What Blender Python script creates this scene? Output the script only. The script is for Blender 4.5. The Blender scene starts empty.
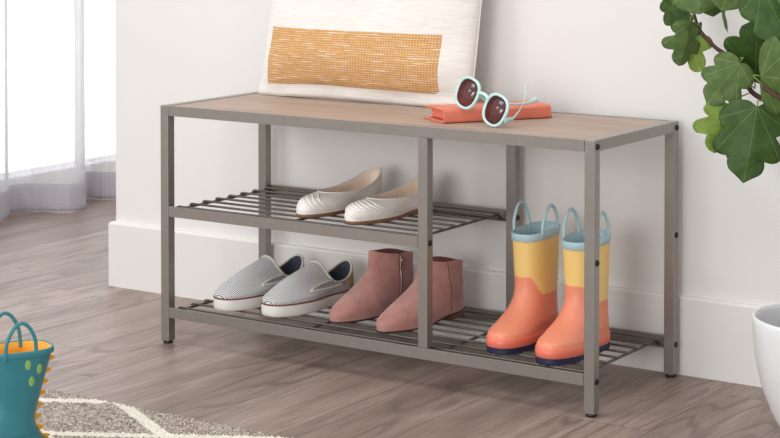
import bpy, bmesh, math, random
from mathutils import Vector, Matrix, noise
random.seed(7)
C = bpy.context.scene.collection
PI = math.pi
def sg(x): return (x > 0) - (x < 0)

# ------------------------------------------------------------------ camera
F_PX, CX, CY, CZ, YAW, PIT, SY = 1856.3259, 2.49, -2.8867, 0.928, 0.5882, 0.032, -263.8677
FW = Vector((-math.sin(YAW)*math.cos(PIT), math.cos(YAW)*math.cos(PIT), -math.sin(PIT)))
RT = Vector((math.cos(YAW), math.sin(YAW), 0)); UP = RT.cross(FW); CP = Vector((2.4900, -2.8867, 0.928))
cd = bpy.data.cameras.new('camera'); cam = bpy.data.objects.new('camera', cd); C.objects.link(cam)
cam.location = CP
cam.rotation_euler = (PI/2 - PIT, 0, YAW)
cd.sensor_width = 36; cd.lens = 36*F_PX/780; cd.shift_y = SY/780; cd.shift_x = 0; cd.clip_start = .05
bpy.context.scene.camera = cam
def at(px, py, ax, v):
    """world point seen at a pixel of the photograph on the plane ax = v (surveying the photo)"""
    d = FW + RT*(px-390)/F_PX + UP*(219+SY-py)/F_PX
    i = 'xyz'.index(ax); t = (v-CP[i])/d[i]
    return CP + d*t

# ------------------------------------------------------------------ materials
def lin(c):
    o = []
    for v in c[:3]:
        v /= 255
        o.append(v/12.92 if v <= .04045 else ((v+.055)/1.055)**2.4)
    return (*o, 1)
class NT:
    def __init__(s, name):
        m = bpy.data.materials.new(name); m.use_nodes = True; s.m = m; s.t = m.node_tree
        s.t.nodes.clear()
        s.out = s.n('ShaderNodeOutputMaterial'); s.b = s.n('ShaderNodeBsdfPrincipled')
        s.l(s.b.outputs[0], s.out.inputs[0])
    def n(s, k, **kw):
        x = s.t.nodes.new(k)
        for a, v in kw.items(): setattr(x, a, v)
        return x
    def l(s, a, b): s.t.links.new(a, b)
    def val(s, node, i, v):
        if hasattr(v, 'is_linked') or isinstance(v, bpy.types.NodeSocket): s.l(v, node.inputs[i])
        else: node.inputs[i].default_value = v
    def math(s, op, a, b=0.0, c=None):
        x = s.n('ShaderNodeMath', operation=op); s.val(x, 0, a); s.val(x, 1, b)
        if c is not None: s.val(x, 2, c)
        return x.outputs[0]
    def mix(s, f, a, b, mode='MIX'):
        x = s.n('ShaderNodeMix', data_type='RGBA', blend_type=mode)
        s.val(x, 0, f); s.val(x, 6, a); s.val(x, 7, b)
        return x.outputs[2]
    def tc(s, k='Object'): return s.n('ShaderNodeTexCoord').outputs[k]
    def mapp(s, v, sc=(1, 1, 1), loc=(0, 0, 0), rot=(0, 0, 0)):
        x = s.n('ShaderNodeMapping'); s.l(v, x.inputs[0])
        x.inputs['Scale'].default_value = sc; x.inputs['Location'].default_value = loc; x.inputs['Rotation'].default_value = rot
        return x.outputs[0]
    def noise(s, v, sc, det=3, rough=.5, dist=0):
        x = s.n('ShaderNodeTexNoise'); s.l(v, x.inputs['Vector']); x.inputs['Scale'].default_value = sc
        x.inputs['Detail'].default_value = det; x.inputs['Roughness'].default_value = rough; x.inputs['Distortion'].default_value = dist
        return x.outputs['Fac']
    def ramp(s, f, stops):
        x = s.n('ShaderNodeValToRGB'); s.l(f, x.inputs[0]); e = x.color_ramp.elements
        while len(e) < len(stops): e.new(.5)
        for i, (p, c) in enumerate(stops): e[i].position = p; e[i].color = c
        return x.outputs[0]
    def bump(s, h, st=.3, d=.001):
        x = s.n('ShaderNodeBump'); x.inputs['Strength'].default_value = st; x.inputs['Distance'].default_value = d
        s.l(h, x.inputs['Height']); s.l(x.outputs[0], s.b.inputs['Normal'])
    def set(s, **kw):
        for k, v in kw.items():
            k = k.replace('_', ' ')
            if isinstance(v, bpy.types.NodeSocket): s.l(v, s.b.inputs[k])
            else: s.b.inputs[k].default_value = v
        return s.m
def simple(name, col, rough=.5, metal=0, var=.06, nsc=40, bump=0, bsc=300, spec=.5, **kw):
    t = NT(name); o = t.tc(); f = t.noise(o, nsc)
    c = lin(col); d = tuple(min(1, x*(1-var)) for x in c[:3])+(1,); h = tuple(min(1, x*(1+var)) for x in c[:3])+(1,)
    t.set(Base_Color=t.ramp(f, [(.3, d), (.7, h)]), Roughness=rough, Metallic=metal, Specular_IOR_Level=spec, **kw)
    if bump: t.bump(t.noise(o, bsc), bump)
    return t.m

M = {}
M['wall'] = simple('wall_paint', (228, 226, 224), .75, var=.015, nsc=3, bump=.06, bsc=250, spec=.2)
M['trim'] = simple('trim_paint', (228, 226, 223), .45, var=.01, nsc=3, spec=.35)
M['metal'] = simple('pewter_painted_metal', (148, 143, 137), .32, .6, var=.03, nsc=60, bump=.05, bsc=900)
M['wire'] = simple('dark_wire_metal', (104, 98, 92), .38, .5, var=.03, nsc=60)
M['black'] = simple('black_plastic', (18, 17, 17), .4)
M['white_rubber'] = simple('white_rubber', (232, 228, 221), .5, var=.02)
M['brown_line'] = simple('brown_foxing_line', (122, 70, 50), .6)
M['tan'] = simple('tan_leather', (176, 134, 92), .55, var=.1, nsc=90)
M['collar'] = simple('grey_collar_canvas', (208, 203, 194), .85, var=.08, nsc=300, bump=.3, bsc=900)
M['dark_lining'] = simple('dark_blue_lining', (62, 68, 78), .9, var=.25, nsc=120)
M['suede'] = None
M['pinklining'] = simple('dusty_pink_lining', (140, 88, 84), .85)
M['brown_sole'] = simple('brown_sole', (112, 76, 58), .55, var=.12)
M['dark_sole'] = simple('dark_brown_sole', (58, 38, 34), .5, var=.1)
M['zip'] = simple('zip_tape', (118, 68, 68), .7)
M['zipmetal'] = simple('zip_metal', (170, 160, 158), .3, .9)
M['flat_white'] = simple('off_white_leather', (238, 234, 228), .42, var=.03, nsc=30, bump=.1, bsc=200)
M['flat_lining'] = simple('nude_insole', (242, 224, 206), .6, var=.04)
M['flat_sole'] = simple('tan_brown_outsole', (126, 92, 68), .5, var=.1)
M['navy'] = simple('navy_rubber', (34, 38, 66), .5)
M['ltblue'] = simple('light_blue_rubber', (172, 202, 209), .4, var=.02)
M['coral_rubber'] = simple('coral_rubber_band', (230, 116, 94), .38, var=.03)
M['teal'] = simple('teal_rubber', (42, 116, 128), .38, var=.05, nsc=12)
M['teal_band'] = simple('teal_rubber_band', (48, 124, 134), .4, var=.03)
M['orange'] = simple('orange_yellow_rubber', (238, 168, 44), .45, var=.04)
M['green_spot'] = simple('green_spots', (126, 170, 92), .5)
M['coral_leather'] = simple('coral_leather', (222, 122, 98), .5, var=.05, nsc=60, bump=.15, bsc=700)
M['mint'] = simple('mint_acetate', (190, 220, 217), .22, var=.02, Coat_Weight=.3)
M['pot'] = simple('white_glazed_pot', (226, 228, 230), .28, var=.01, nsc=5)
M['soil'] = simple('dark_soil', (52, 38, 30), .95, var=.4, nsc=150, bump=.8, bsc=120)
M['bark'] = simple('reddish_brown_bark', (78, 48, 42), .75, var=.25, nsc=120, bump=.6, bsc=200)
M['petiole'] = simple('green_petiole', (110, 130, 52), .5)
M['frame_white'] = simple('white_window_frame', (225, 225, 228), .4, var=.01)

t = NT('dusty_pink_suede'); o = t.tc()
f = t.noise(o, 22, 4, .6); g = t.noise(o, 500, 2)
c = t.mix(t.ramp(f, [(.3, (0, 0, 0, 1)), (.72, (1, 1, 1, 1))]), lin((168, 116, 108)), lin((198, 148, 138)))
t.set(Base_Color=c, Roughness=.9, Specular_IOR_Level=.15, Sheen_Weight=.4, Sheen_Roughness=.5); t.bump(g, .25); M['suede'] = t.m

# coral / yellow dipped rubber: coloured by height, the dip line dips towards the heel
t = NT('coral_yellow_rubber'); o = t.tc(); s_ = t.n('ShaderNodeSeparateXYZ'); t.l(o, s_.inputs[0])
q_ = t.math('SUBTRACT', t.math('MULTIPLY', s_.outputs[1], 48.0), t.math('MULTIPLY', t.math('SUBTRACT', s_.outputs[0], .066), 25.0))
mr = t.n('ShaderNodeMapRange', interpolation_type='SMOOTHSTEP'); t.l(q_, mr.inputs[0])
for i_, v_ in ((1, -.25), (2, 1.15), (3, .127), (4, .094)): mr.inputs[i_].default_value = v_
h = t.math('SUBTRACT', s_.outputs[2], mr.outputs[0])
fac = t.math('MULTIPLY', t.math('ADD', h, .0006), 800)
fac.node.use_clamp = True
cc = t.mix(fac, lin((236, 144, 114)), lin((240, 202, 124)))
t.set(Base_Color=cc, Roughness=.42); t.bump(t.noise(o, 60), .05); M['dip'] = t.m

# sneaker stripes
t = NT('navy_white_striped_canvas'); o = t.tc(); s_ = t.n('ShaderNodeSeparateXYZ'); t.l(o, s_.inputs[0])
u = t.math('ADD', s_.outputs[0], t.math('MULTIPLY', t.math('ABSOLUTE', s_.outputs[1]), -.15))
u = t.math('ADD', u, t.math('MULTIPLY', s_.outputs[2], -.55))
w = t.math('SINE', t.math('MULTIPLY', u, 2*PI/.0042))
fac = t.ramp(w, [(.30, (0, 0, 0, 1)), (.62, (1, 1, 1, 1))])
c = t.mix(fac, lin((226, 224, 222)), lin((88, 96, 116)))
t.set(Base_Color=c, Roughness=.9, Specular_IOR_Level=.1); t.bump(t.noise(o, 900, 2), .3); M['stripe'] = t.m
t = NT('grey_chambray'); o = t.tc(); f = t.noise(o, 700, 2)
t.set(Base_Color=t.ramp(f, [(.4, lin((128, 130, 136))), (.62, lin((176, 176, 178)))]), Roughness=.9); M['gore'] = t.m

# board on the bench: light oak with lengthwise grain
t = NT('light_oak_board'); o = t.tc(); m = t.mapp(o, (1.2, 14, 6)); f = t.noise(m, 3, 5, .6, .6)
f2 = t.noise(t.mapp(o, (3, 90, 20)), 4, 3)
c = t.ramp(f, [(.25, lin((150, 128, 113))), (.5, lin((176, 154, 138))), (.75, lin((192, 172, 157)))])
c = t.mix(t.math('MULTIPLY', f2, .35), c, lin((140, 116, 100)))
t.set(Base_Color=c, Roughness=.5); t.bump(f2, .1); M['oak'] = t.m

# floor: planks along Y
t = NT('grey_brown_plank_floor'); o = t.tc(); s_ = t.n('ShaderNodeSeparateXYZ'); t.l(o, s_.inputs[0])
PW = .1735
xs = t.math('DIVIDE', t.math('SUBTRACT', s_.outputs[0], .2424), PW)
pid = t.math('FLOOR', xs)
rnd = t.n('ShaderNodeTexWhiteNoise', noise_dimensions='1D'); t.l(pid, rnd.inputs['W'])
ys = t.math('DIVIDE', t.math('ADD', s_.outputs[1], t.math('MULTIPLY', rnd.outputs['Value'], 3.7)), 2.3)
yid = t.math('FLOOR', ys)
cb = t.n('ShaderNodeCombineXYZ'); t.l(pid, cb.inputs[0]); t.l(yid, cb.inputs[1])
rn2 = t.n('ShaderNodeTexWhiteNoise', noise_dimensions='3D'); t.l(cb.outputs[0], rn2.inputs['Vector'])
R2 = rn2.outputs['Value']
off = t.n('ShaderNodeCombineXYZ'); t.l(t.math('MULTIPLY', R2, 7.0), off.inputs[0]); t.l(t.math('MULTIPLY', rnd.outputs['Value'], 9.0), off.inputs[1])
va = t.n('ShaderNodeVectorMath', operation='ADD'); t.l(o, va.inputs[0]); t.l(off.outputs[0], va.inputs[1])
vv = va.outputs[0]
# cathedral grain: contour lines of a stretched noise field
fld = t.noise(t.mapp(vv, (5.0, .75, 1)), 1.2, 2, .45)
ctr = t.math('SINE', t.math('MULTIPLY', t.math('ADD', fld, t.math('MULTIPLY', t.noise(t.mapp(vv, (60, 8, 1)), 1.0, 3), .03)), 105))
ctr = t.ramp(ctr, [(.35, (0, 0, 0, 1)), (1.0, (1, 1, 1, 1))])
fine = t.noise(t.mapp(vv, (95, 4.5, 1)), 1.6, 4, .65)
brd = t.noise(t.mapp(vv, (9, 1.0, 1)), 1.5, 3)
c = t.ramp(brd, [(.3, lin((138, 119, 109))), (.7, lin((180, 161, 150)))])
c = t.mix(t.math('MULTIPLY', t.ramp(fine, [(.42, (0, 0, 0, 1)), (.75, (1, 1, 1, 1))]), .62), c, lin((92, 77, 70)))
msk = t.ramp(t.noise(t.mapp(vv, (3, .8, 1)), 1.1, 1), [(.42, (0, 0, 0, 1)), (.6, (1, 1, 1, 1))])
c = t.mix(t.math('MULTIPLY', t.math('MULTIPLY', ctr, msk), .55), c, lin((88, 74, 69)))
c = t.mix(t.math('MULTIPLY', t.math('SUBTRACT', R2, .2), .38), c, lin((104, 86, 77)))
fx = t.math('FRACT', xs); ex = t.math('MINIMUM', fx, t.math('SUBTRACT', 1.0, fx))
fy = t.math('FRACT', ys); ey = t.math('MULTIPLY', t.math('MINIMUM', fy, t.math('SUBTRACT', 1.0, fy)), 13.0)
edge = t.math('MINIMUM', ex, ey)
seam = t.ramp(edge, [(0, (1, 1, 1, 1)), (.013, (0, 0, 0, 1))])
c = t.mix(t.math('MULTIPLY', seam, .6), c, lin((70, 57, 52)))
t.set(Base_Color=c, Roughness=.4, Specular_IOR_Level=.4)
hh = t.math('SUBTRACT', t.math('MULTIPLY', fine, .5), t.math('ADD', t.math('MULTIPLY', ctr, .3), seam)); t.bump(hh, .25, .0008)
M['floor'] = t.m

# rug
t = NT('heathered_rug_pile'); o = t.tc(); s_ = t.n('ShaderNodeSeparateXYZ'); t.l(o, s_.inputs[0])
wob = t.math('MULTIPLY', t.math('SUBTRACT', t.noise(o, 160, 2), .5), .012)
def lines(slope, off0, sp):
    v = t.math('ADD', t.math('ADD', s_.outputs[1], t.math('MULTIPLY', s_.outputs[0], slope)), wob)
    v = t.math('DIVIDE', t.math('SUBTRACT', v, off0), sp)
    f = t.math('FRACT', t.math('ADD', v, .5))
    return t.math('MULTIPLY', t.math('ABSOLUTE', t.math('SUBTRACT', f, .5)), sp)
dA = lines(-.55, -.546, .23); dB = lines(.55, -.270, .207)
dm = t.math('MINIMUM', dA, dB)
lm = t.ramp(dm, [(.0125, (1, 1, 1, 1)), (.0155, (0, 0, 0, 1))])
sp = t.n('ShaderNodeTexVoronoi'); sp.inputs['Scale'].default_value = 330; t.l(o, sp.inputs['Vector'])
spk = t.n('ShaderNodeSeparateColor'); t.l(sp.outputs['Color'], spk.inputs[0])
c = t.ramp(spk.outputs[0], [(0, lin((118, 106, 98))), (.45, lin((170, 156, 146))), (1, lin((214, 204, 195)))])
c = t.mix(lm, c, lin((238, 231, 218)))
t.set(Base_Color=c, Roughness=.95, Specular_IOR_Level=.05); t.bump(sp.outputs['Distance'], .6, .003); M['rug'] = t.m

# pillow cloth and embroidery (UV in metres)
t = NT('off_white_slub_cotton'); o = t.tc('UV')
f = t.noise(t.mapp(o, (14, 170, 1)), 1.6, 3, .6); f2 = t.noise(t.mapp(o, (60, 700, 1)), 1.4, 2)
c = t.ramp(f, [(.3, lin((226, 221, 216))), (.6, lin((238, 235, 231)))])
t.set(Base_Color=c, Roughness=.9, Specular_IOR_Level=.1, Sheen_Weight=.2); t.bump(t.math('ADD', f, t.math('MULTIPLY', f2, .6)), .35, .0012); M['cotton'] = t.m
t = NT('ochre_embroidery'); o = t.tc('UV'); s_ = t.n('ShaderNodeSeparateXYZ'); t.l(o, s_.inputs[0])
row = t.math('DIVIDE', s_.outputs[1], .0050); rid = t.math('FLOOR', row); rf = t.math('FRACT', row)
wr = t.n('ShaderNodeTexWhiteNoise', noise_dimensions='1D'); t.l(rid, wr.inputs['W'])
col_ = t.math('FRACT', t.math('ADD', t.math('DIVIDE', s_.outputs[0], .0068), t.math('MULTIPLY', wr.outputs['Value'], .18)))
gap = t.math('MULTIPLY', t.math('LESS_THAN', col_, .52), t.math('LESS_THAN', rf, .38))
strk = t.noise(t.mapp(o, (16, 240, 1)), 1.4, 2, .5)
ln = t.ramp(strk, [(.55, (0, 0, 0, 1)), (.61, (1, 1, 1, 1))])
fac = t.math('MAXIMUM', t.math('MULTIPLY', gap, .62), t.math('MULTIPLY', t.math('MULTIPLY', ln, t.math('LESS_THAN', rf, .5)), .9))
hue = t.ramp(t.noise(t.mapp(o, (40, 200, 1)), 1, 2), [(.3, lin((194, 142, 82))), (.7, lin((212, 162, 100)))])
c = t.mix(fac, hue, lin((236, 224, 208)))
t.set(Base_Color=c, Roughness=.85, Specular_IOR_Level=.1); t.bump(t.math('SUBTRACT', 1.0, t.math('MULTIPLY', gap, 1)), .5, .001); M['embro'] = t.m

# leaves
def leafmat(name, a, b, vein):
    t = NT(name); o = t.tc('UV'); s_ = t.n('ShaderNodeSeparateXYZ'); t.l(o, s_.inputs[0])
    ax = t.math('ABSOLUTE', s_.outputs[0]); y = s_.outputs[1]
    ds = [ax]
    for A, L in ((36, 0), (66, 0)):
        ca, sa = math.cos(math.radians(A)), math.sin(math.radians(A))
        ds.append(t.math('ABSOLUTE', t.math('SUBTRACT', t.math('MULTIPLY', ax, ca), t.math('MULTIPLY', y, sa))))
    d = t.math('MINIMUM', ds[0], t.math('MINIMUM', ds[1], ds[2]))
    q = t.math('FRACT', t.math('MULTIPLY', t.math('SUBTRACT', y, t.math('MULTIPLY', ax, .7)), 7))
    side = t.math('MULTIPLY', t.math('ABSOLUTE', t.math('SUBTRACT', q, .5)), .14)
    f = t.noise(o, 5, 3); n2 = t.noise(o, 24, 3)
    c = t.ramp(f, [(.3, lin(a)), (.7, lin(b))])
    vm = t.ramp(d, [(.003, (1, 1, 1, 1)), (.013, (0, 0, 0, 1))])
    sm = t.ramp(side, [(.001, (1, 1, 1, 1)), (.007, (0, 0, 0, 1))])
    c = t.mix(t.math('MULTIPLY', sm, .13), c, lin(vein)); c = t.mix(t.math('MULTIPLY', vm, .42), c, lin(vein))
    t.set(Base_Color=c, Roughness=.5, Specular_IOR_Level=.35)
    hb = t.math('ADD', t.math('MULTIPLY', vm, -.6), t.math('MULTIPLY', n2, .5)); t.bump(hb, .4, .001)
    tr = t.n('ShaderNodeBsdfTranslucent'); t.l(c, tr.inputs[0]); mx = t.n('ShaderNodeMixShader'); mx.inputs[0].default_value = .2
    t.l(t.b.outputs[0], mx.inputs[1]); t.l(tr.outputs[0], mx.inputs[2]); t.l(mx.outputs[0], t.out.inputs[0])
    return t.m
M['leaf_mid'] = leafmat('fig_leaf_mid_green', (74, 100, 48), (98, 124, 64), (150, 166, 100))
M['leaf_light'] = leafmat('fig_leaf_light_green', (104, 134, 44), (132, 156, 64), (170, 184, 110))
M['leaf_dark'] = leafmat('fig_leaf_dark_green', (50, 80, 34), (72, 102, 44), (120, 146, 80))

# curtain (thin, lets light through)
def sheer(name, tr_f, col):
    t = NT(name); o = t.tc(); f = t.noise(t.mapp(o, (60, 60, 900)), 1, 2)
    c = t.ramp(f, [(.3, tuple(x*.93 for x in lin(col)[:3])+(1,)), (.7, lin(col))])
    d = t.n('ShaderNodeBsdfDiffuse'); t.l(c, d.inputs[0]); s2 = t.n('ShaderNodeBsdfTranslucent'); t.l(c, s2.inputs[0])
    tp = t.n('ShaderNodeBsdfTransparent')
    m1 = t.n('ShaderNodeMixShader'); m1.inputs[0].default_value = .5; t.l(d.outputs[0], m1.inputs[1]); t.l(s2.outputs[0], m1.inputs[2])
    m2 = t.n('ShaderNodeMixShader'); m2.inputs[0].default_value = tr_f; t.l(m1.outputs[0], m2.inputs[1]); t.l(tp.outputs[0], m2.inputs[2])
    t.l(m2.outputs[0], t.out.inputs[0]); t.t.nodes.remove(t.b); return t.m
M['sheer'] = sheer('sheer_white_curtain', .32, (228, 227, 232))
M['hem'] = sheer('sheer_curtain_hem', .2, (222, 219, 225))
t = NT('window_glass'); t.set(Base_Color=(1, 1, 1, 1), Roughness=0, Transmission_Weight=1, IOR=1.01); M['glass'] = t.m
# tinted lens
t = NT('brown_tinted_lens'); tp = t.n('ShaderNodeBsdfTransparent')
o = t.tc('UV'); s_ = t.n('ShaderNodeSeparateXYZ'); t.l(o, s_.inputs[0])
t.l(t.ramp(s_.outputs[1], [(.2, lin((186, 126, 120))), (.85, lin((150, 116, 120)))]), tp.inputs[0])
gl = t.n('ShaderNodeBsdfGlossy'); gl.inputs['Roughness'].default_value = .05
df = t.n('ShaderNodeBsdfDiffuse'); df.inputs[0].default_value = lin((120, 70, 74))
m0 = t.n('ShaderNodeMixShader'); m0.inputs[0].default_value = .35; t.l(tp.outputs[0], m0.inputs[1]); t.l(df.outputs[0], m0.inputs[2])
m1 = t.n('ShaderNodeMixShader'); m1.inputs[0].default_value = .07; t.l(m0.outputs[0], m1.inputs[1]); t.l(gl.outputs[0], m1.inputs[2])
t.l(m1.outputs[0], t.out.inputs[0]); t.t.nodes.remove(t.b); M['lens'] = t.m

# ------------------------------------------------------------------ mesh helpers
def obj(name, bm, mat, parent=None, smooth=True, world=False, bev=0, solid=0, off=-1):
    if world and parent is not None:
        bmesh.ops.translate(bm, verts=bm.verts, vec=-Vector(parent.location))
    me = bpy.data.meshes.new(name); bm.to_mesh(me); bm.free()
    if smooth:
        me.shade_smooth() if hasattr(me, 'shade_smooth') else None
    o = bpy.data.objects.new(name, me); C.objects.link(o); me.materials.append(mat)
    if parent is not None: o.parent = parent
    if bev:
        b = o.modifiers.new('bevel', 'BEVEL'); b.width = bev; b.segments = 2; b.limit_method = 'ANGLE'; b.harden_normals = True
    if solid:
        s = o.modifiers.new('solid', 'SOLIDIFY'); s.thickness = solid; s.offset = off
    return o
def thing(name, label, cat, loc=(0, 0, 0), rotz=0, group=None):
    o = bpy.data.objects.new(name, None); C.objects.link(o); o.empty_display_size = .05
    o.location = loc; o.rotation_euler = (0, 0, rotz); return tag(o, label, cat, group)
def tag(o, label, cat, group=None):
    o['label'] = label; o['category'] = cat
    if group: o['group'] = group
    return o
def struct(o): o['kind'] = 'structure'; return o
def box(bm, x0, x1, y0, y1, z0, z1):
    vs = [bm.verts.new((x, y, z)) for z in (z0, z1) for x, y in ((x0, y0), (x1, y0), (x1, y1), (x0, y1))]
    for f in ((3, 2, 1, 0), (4, 5, 6, 7), (0, 1, 5, 4), (1, 2, 6, 5), (2, 3, 7, 6), (3, 0, 4, 7)):
        bm.faces.new([vs[i] for i in f])
    return bm
def B(): return bmesh.new()
def cr(p0, p1, p2, p3, t):
    return .5*((2*p1)+(p2-p0)*t+(2*p0-5*p1+4*p2-p3)*t*t+(3*p1-p0-3*p2+p3)*t*t*t)
def spline(pts, k=8, closed=False):
    pts = [Vector(p) for p in pts]; n = len(pts); out = []
    if closed:
        for i in range(n):
            for j in range(k): out.append(cr(pts[i-1], pts[i], pts[(i+1) % n], pts[(i+2) % n], j/k))
        return out
    e = [2*pts[0]-pts[1]]+pts+[2*pts[-1]-pts[-2]]
    for i in range(n-1):
        for j in range(k): out.append(cr(e[i], e[i+1], e[i+2], e[i+3], j/k))
    return out+[pts[-1]]
def tube(bm, path, r, seg=8, closed=False, caps=True, flat=1.0, upv=None):
    path = [Vector(p) for p in path]; n = len(path); rings = []
    rr = r if callable(r) else (lambda i: r)
    prev = None
    for i, p in enumerate(path):
        a = path[(i-1) % n] if (closed or i > 0) else p; b = path[(i+1) % n] if (closed or i < n-1) else p
        d = (b-a).normalized()
        if upv is not None: nx = Vector(upv)
        elif prev is None: nx = Vector((0, 0, 1)) if abs(d.z) < .9 else Vector((1, 0, 0))
        else: nx = prev
        nx = (nx - d*nx.dot(d)).normalized(); prev = nx; ny = d.cross(nx)
        R = rr(i/(n-1) if n > 1 else 0) if callable(r) else r
        rings.append([bm.verts.new(p + nx*math.cos(2*PI*k/seg)*R + ny*math.sin(2*PI*k/seg)*R*flat) for k in range(seg)])
    for i in range(n if closed else n-1):
        A, Bq = rings[i], rings[(i+1) % n]
        for k in range(seg): bm.faces.new((A[k], A[(k+1) % seg], Bq[(k+1) % seg], Bq[k]))
    if caps and not closed:
        bm.faces.new(rings[0][::-1]); bm.faces.new(rings[-1])
    return bm
def lathe(bm, prof, seg=48, c=(0, 0)):
    rings = []
    for r, z in prof:
        if r < 1e-6: rings.append([bm.verts.new((c[0], c[1], z))])
        else: rings.append([bm.verts.new((c[0]+r*math.cos(2*PI*k/seg), c[1]+r*math.sin(2*PI*k/seg), z)) for k in range(seg)])
    for A, Bq in zip(rings, rings[1:]):
        for k in range(seg):
            k2 = (k+1) % seg
            if len(A) == 1: bm.faces.new((A[0], Bq[k2], Bq[k])) if len(Bq) > 1 else None
            elif len(Bq) == 1: bm.faces.new((A[k], A[k2], Bq[0]))
            else: bm.faces.new((A[k], A[k2], Bq[k2], Bq[k]))
    return bm
def gridmesh(bm, G, closed=True, uv=None):
    V = [[bm.verts.new(p) for p in row] for row in G]; n = len(G[0])
    L = bm.loops.layers.uv.new('UVMap') if uv else None
    for i in range(len(G)-1):
        for k in range(n if closed else n-1):
            k2 = (k+1) % n
            f = bm.faces.new((V[i][k], V[i][k2], V[i+1][k2], V[i+1][k]))
            if uv:
                for lp, (a, b) in zip(f.loops, ((i, k), (i, k2), (i+1, k2), (i+1, k))): lp[L].uv = uv[a][b]
    return V
def cap(bm, ring, flip=False):
    bm.faces.new(ring[::-1] if flip else ring)
def surf(rings, k=5):
    """Catmull-Rom skin through rings of equal point count"""
    out = []; n = len(rings[0]); e = [[2*a-b for a, b in zip(rings[0], rings[1])]]+rings+[[2*a-b for a, b in zip(rings[-1], rings[-2])]]
    for i in range(len(rings)-1):
        for j in range(k):
            out.append([cr(e[i][q], e[i+1][q], e[i+2][q], e[i+3][q], j/k) for q in range(n)])
    return out+[rings[-1]]
def normals(G):
    N = []; m = len(G); n = len(G[0])
    for i in range(m):
        row = []
        for k in range(n):
            a = G[i][(k+1) % n]-G[i][k-1]; b = G[min(i+1, m-1)][k]-G[max(i-1, 0)][k]
            v = a.cross(b); row.append(v.normalized() if v.length > 1e-12 else Vector((0, 0, 1)))
        N.append(row)
    return N
def patch(G, i0, i1, k0, k1, off, thick=0.0):
    """piece of a skin lifted along its normal, as its own closed sheet"""
    N = normals(G); n = len(G[0]); bm = B()
    rows = range(i0, i1+1); cols = list(range(k0, k1+1))
    top = [[G[i][k % n]+N[i][k % n]*off for k in cols] for i in rows]
    bot = [[G[i][k % n]-N[i][k % n]*.0008 for k in cols] for i in rows]
    A = [[bm.verts.new(p) for p in r] for r in top]; Z = [[bm.verts.new(p) for p in r] for r in bot]
    m, q = len(A), len(A[0])
    for i in range(m-1):
        for k in range(q-1):
            bm.faces.new((A[i][k], A[i][k+1], A[i+1][k+1], A[i+1][k]))
    for i in range(m-1):
        bm.faces.new((A[i][0], A[i+1][0], Z[i+1][0], Z[i][0])); bm.faces.new((A[i+1][-1], A[i][-1], Z[i][-1], Z[i+1][-1]))
    for k in range(q-1):
        bm.faces.new((A[0][k+1], A[0][k], Z[0][k], Z[0][k+1])); bm.faces.new((A[-1][k], A[-1][k+1], Z[-1][k+1], Z[-1][k]))
    return bm
NS = 56
def ring(uc, af, ab, w, zs, zf=None, zb=None, e=2.3, p=2, vc=0, waist=0.0, ball=0.0, ef=None, side=1):
    zf = zs if zf is None else zf; zb = zs if zb is None else zb; out = []
    for k in range(NS):
        th = 2*PI*k/NS; c, s = math.cos(th), math.sin(th)
        ee = (ef or e) if c > 0 else e
        cu = sg(c)*abs(c)**(2/ee); sv = sg(s)*abs(s)**(2/ee)
        u = uc+(af if c > 0 else ab)*cu
        ww = w*(1+ball*max(0, math.sin((cu+.1)*PI*.8)) - waist*math.exp(-((cu+.22)/.35)**2))
        z = zs+(zf-zs)*abs(c)**p if c > 0 else zs+(zb-zs)*abs(c)**p
        v = vc+ww*sv + side*.05*w*max(0, cu)          # toe leans a little to the inner side
        out.append(Vector((u, v, z)))
    return out
def inset(r, d):
    c = sum(r, Vector())/len(r); o = []
    for p in r:
        q = Vector((p.x-c.x, p.y-c.y, 0)); L = q.length
        o.append(Vector((c.x, c.y, p.z))+q*max(.05, (L-d)/L))
    return o
def liftz(r, z): return [Vector((p.x, p.y, z)) for p in r]
def solid_ring(rings, capb=True, capt=True, k=1):
    bm = B(); G = surf(rings, k) if k > 1 else rings
    V = gridmesh(bm, G)
    if capb: cap(bm, V[0], True)
    if capt: cap(bm, V[-1])
    return bm
def lining(G_top, bottom, n_in=4):
    """inner wall from the opening down to the insole, with the insole closed"""
    a = inset(G_top, .0030); rows = [G_top, [p+Vector((0, 0, -.0005)) for p in a]]
    for i in range(1, n_in+1):
        t_ = i/n_in
        rows.append([p.lerp(q, t_) for p, q in zip(a, bottom)])
    bm = B(); V = gridmesh(bm, rows); bm.faces.new(V[-1])
    bmesh.ops.reverse_faces(bm, faces=bm.faces)
    return bm
def copy_tree(o, parent=None):
    c = o.copy(); C.objects.link(c); c.parent = parent
    for ch in o.children: copy_tree(ch, c)
    return c

# ------------------------------------------------------------------ setting
FZ = .0105      # floor level
bm = B(); box(bm, -1.59, 3.6, -4.2, 2.62, -.05, FZ); struct(obj('floor', bm, M['floor'], smooth=False))
WX, WY = -.458, .372
bm = B(); box(bm, WX, 3.6, WY, WY+.12, FZ, 2.6); struct(obj('wall_back', bm, M['wall'], smooth=False))
bm = B(); box(bm, -1.62, 3.6, 2.5, 2.62, 0, 2.6); struct(obj('wall_far', bm, M['wall'], smooth=False))
WL = -1.47; Y0, Y1, Z0, Z1 = .25, 2.15, .0895, 2.25
bm = B()
box(bm, WL-.12, WL, -1.2, Y0, 0, 2.6); box(bm, WL-.12, WL, Y1, 2.5, 0, 2.6)
box(bm, WL-.12, WL, Y0, Y1, 0, Z0); box(bm, WL-.12, WL, Y0, Y1, Z1, 2.6)
struct(obj('wall_left', bm, M['wall'], smooth=False))
wn = bpy.data.objects.new('window_1', None); C.objects.link(wn); wn.location = (WL-.06, (Y0+Y1)/2, Z0); struct(wn)
bm = B(); fr = .03
box(bm, WL-.09, WL-.03, Y0, Y0+fr, Z0, Z1); box(bm, WL-.09, WL-.03, Y1-fr, Y1, Z0, Z1)
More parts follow.
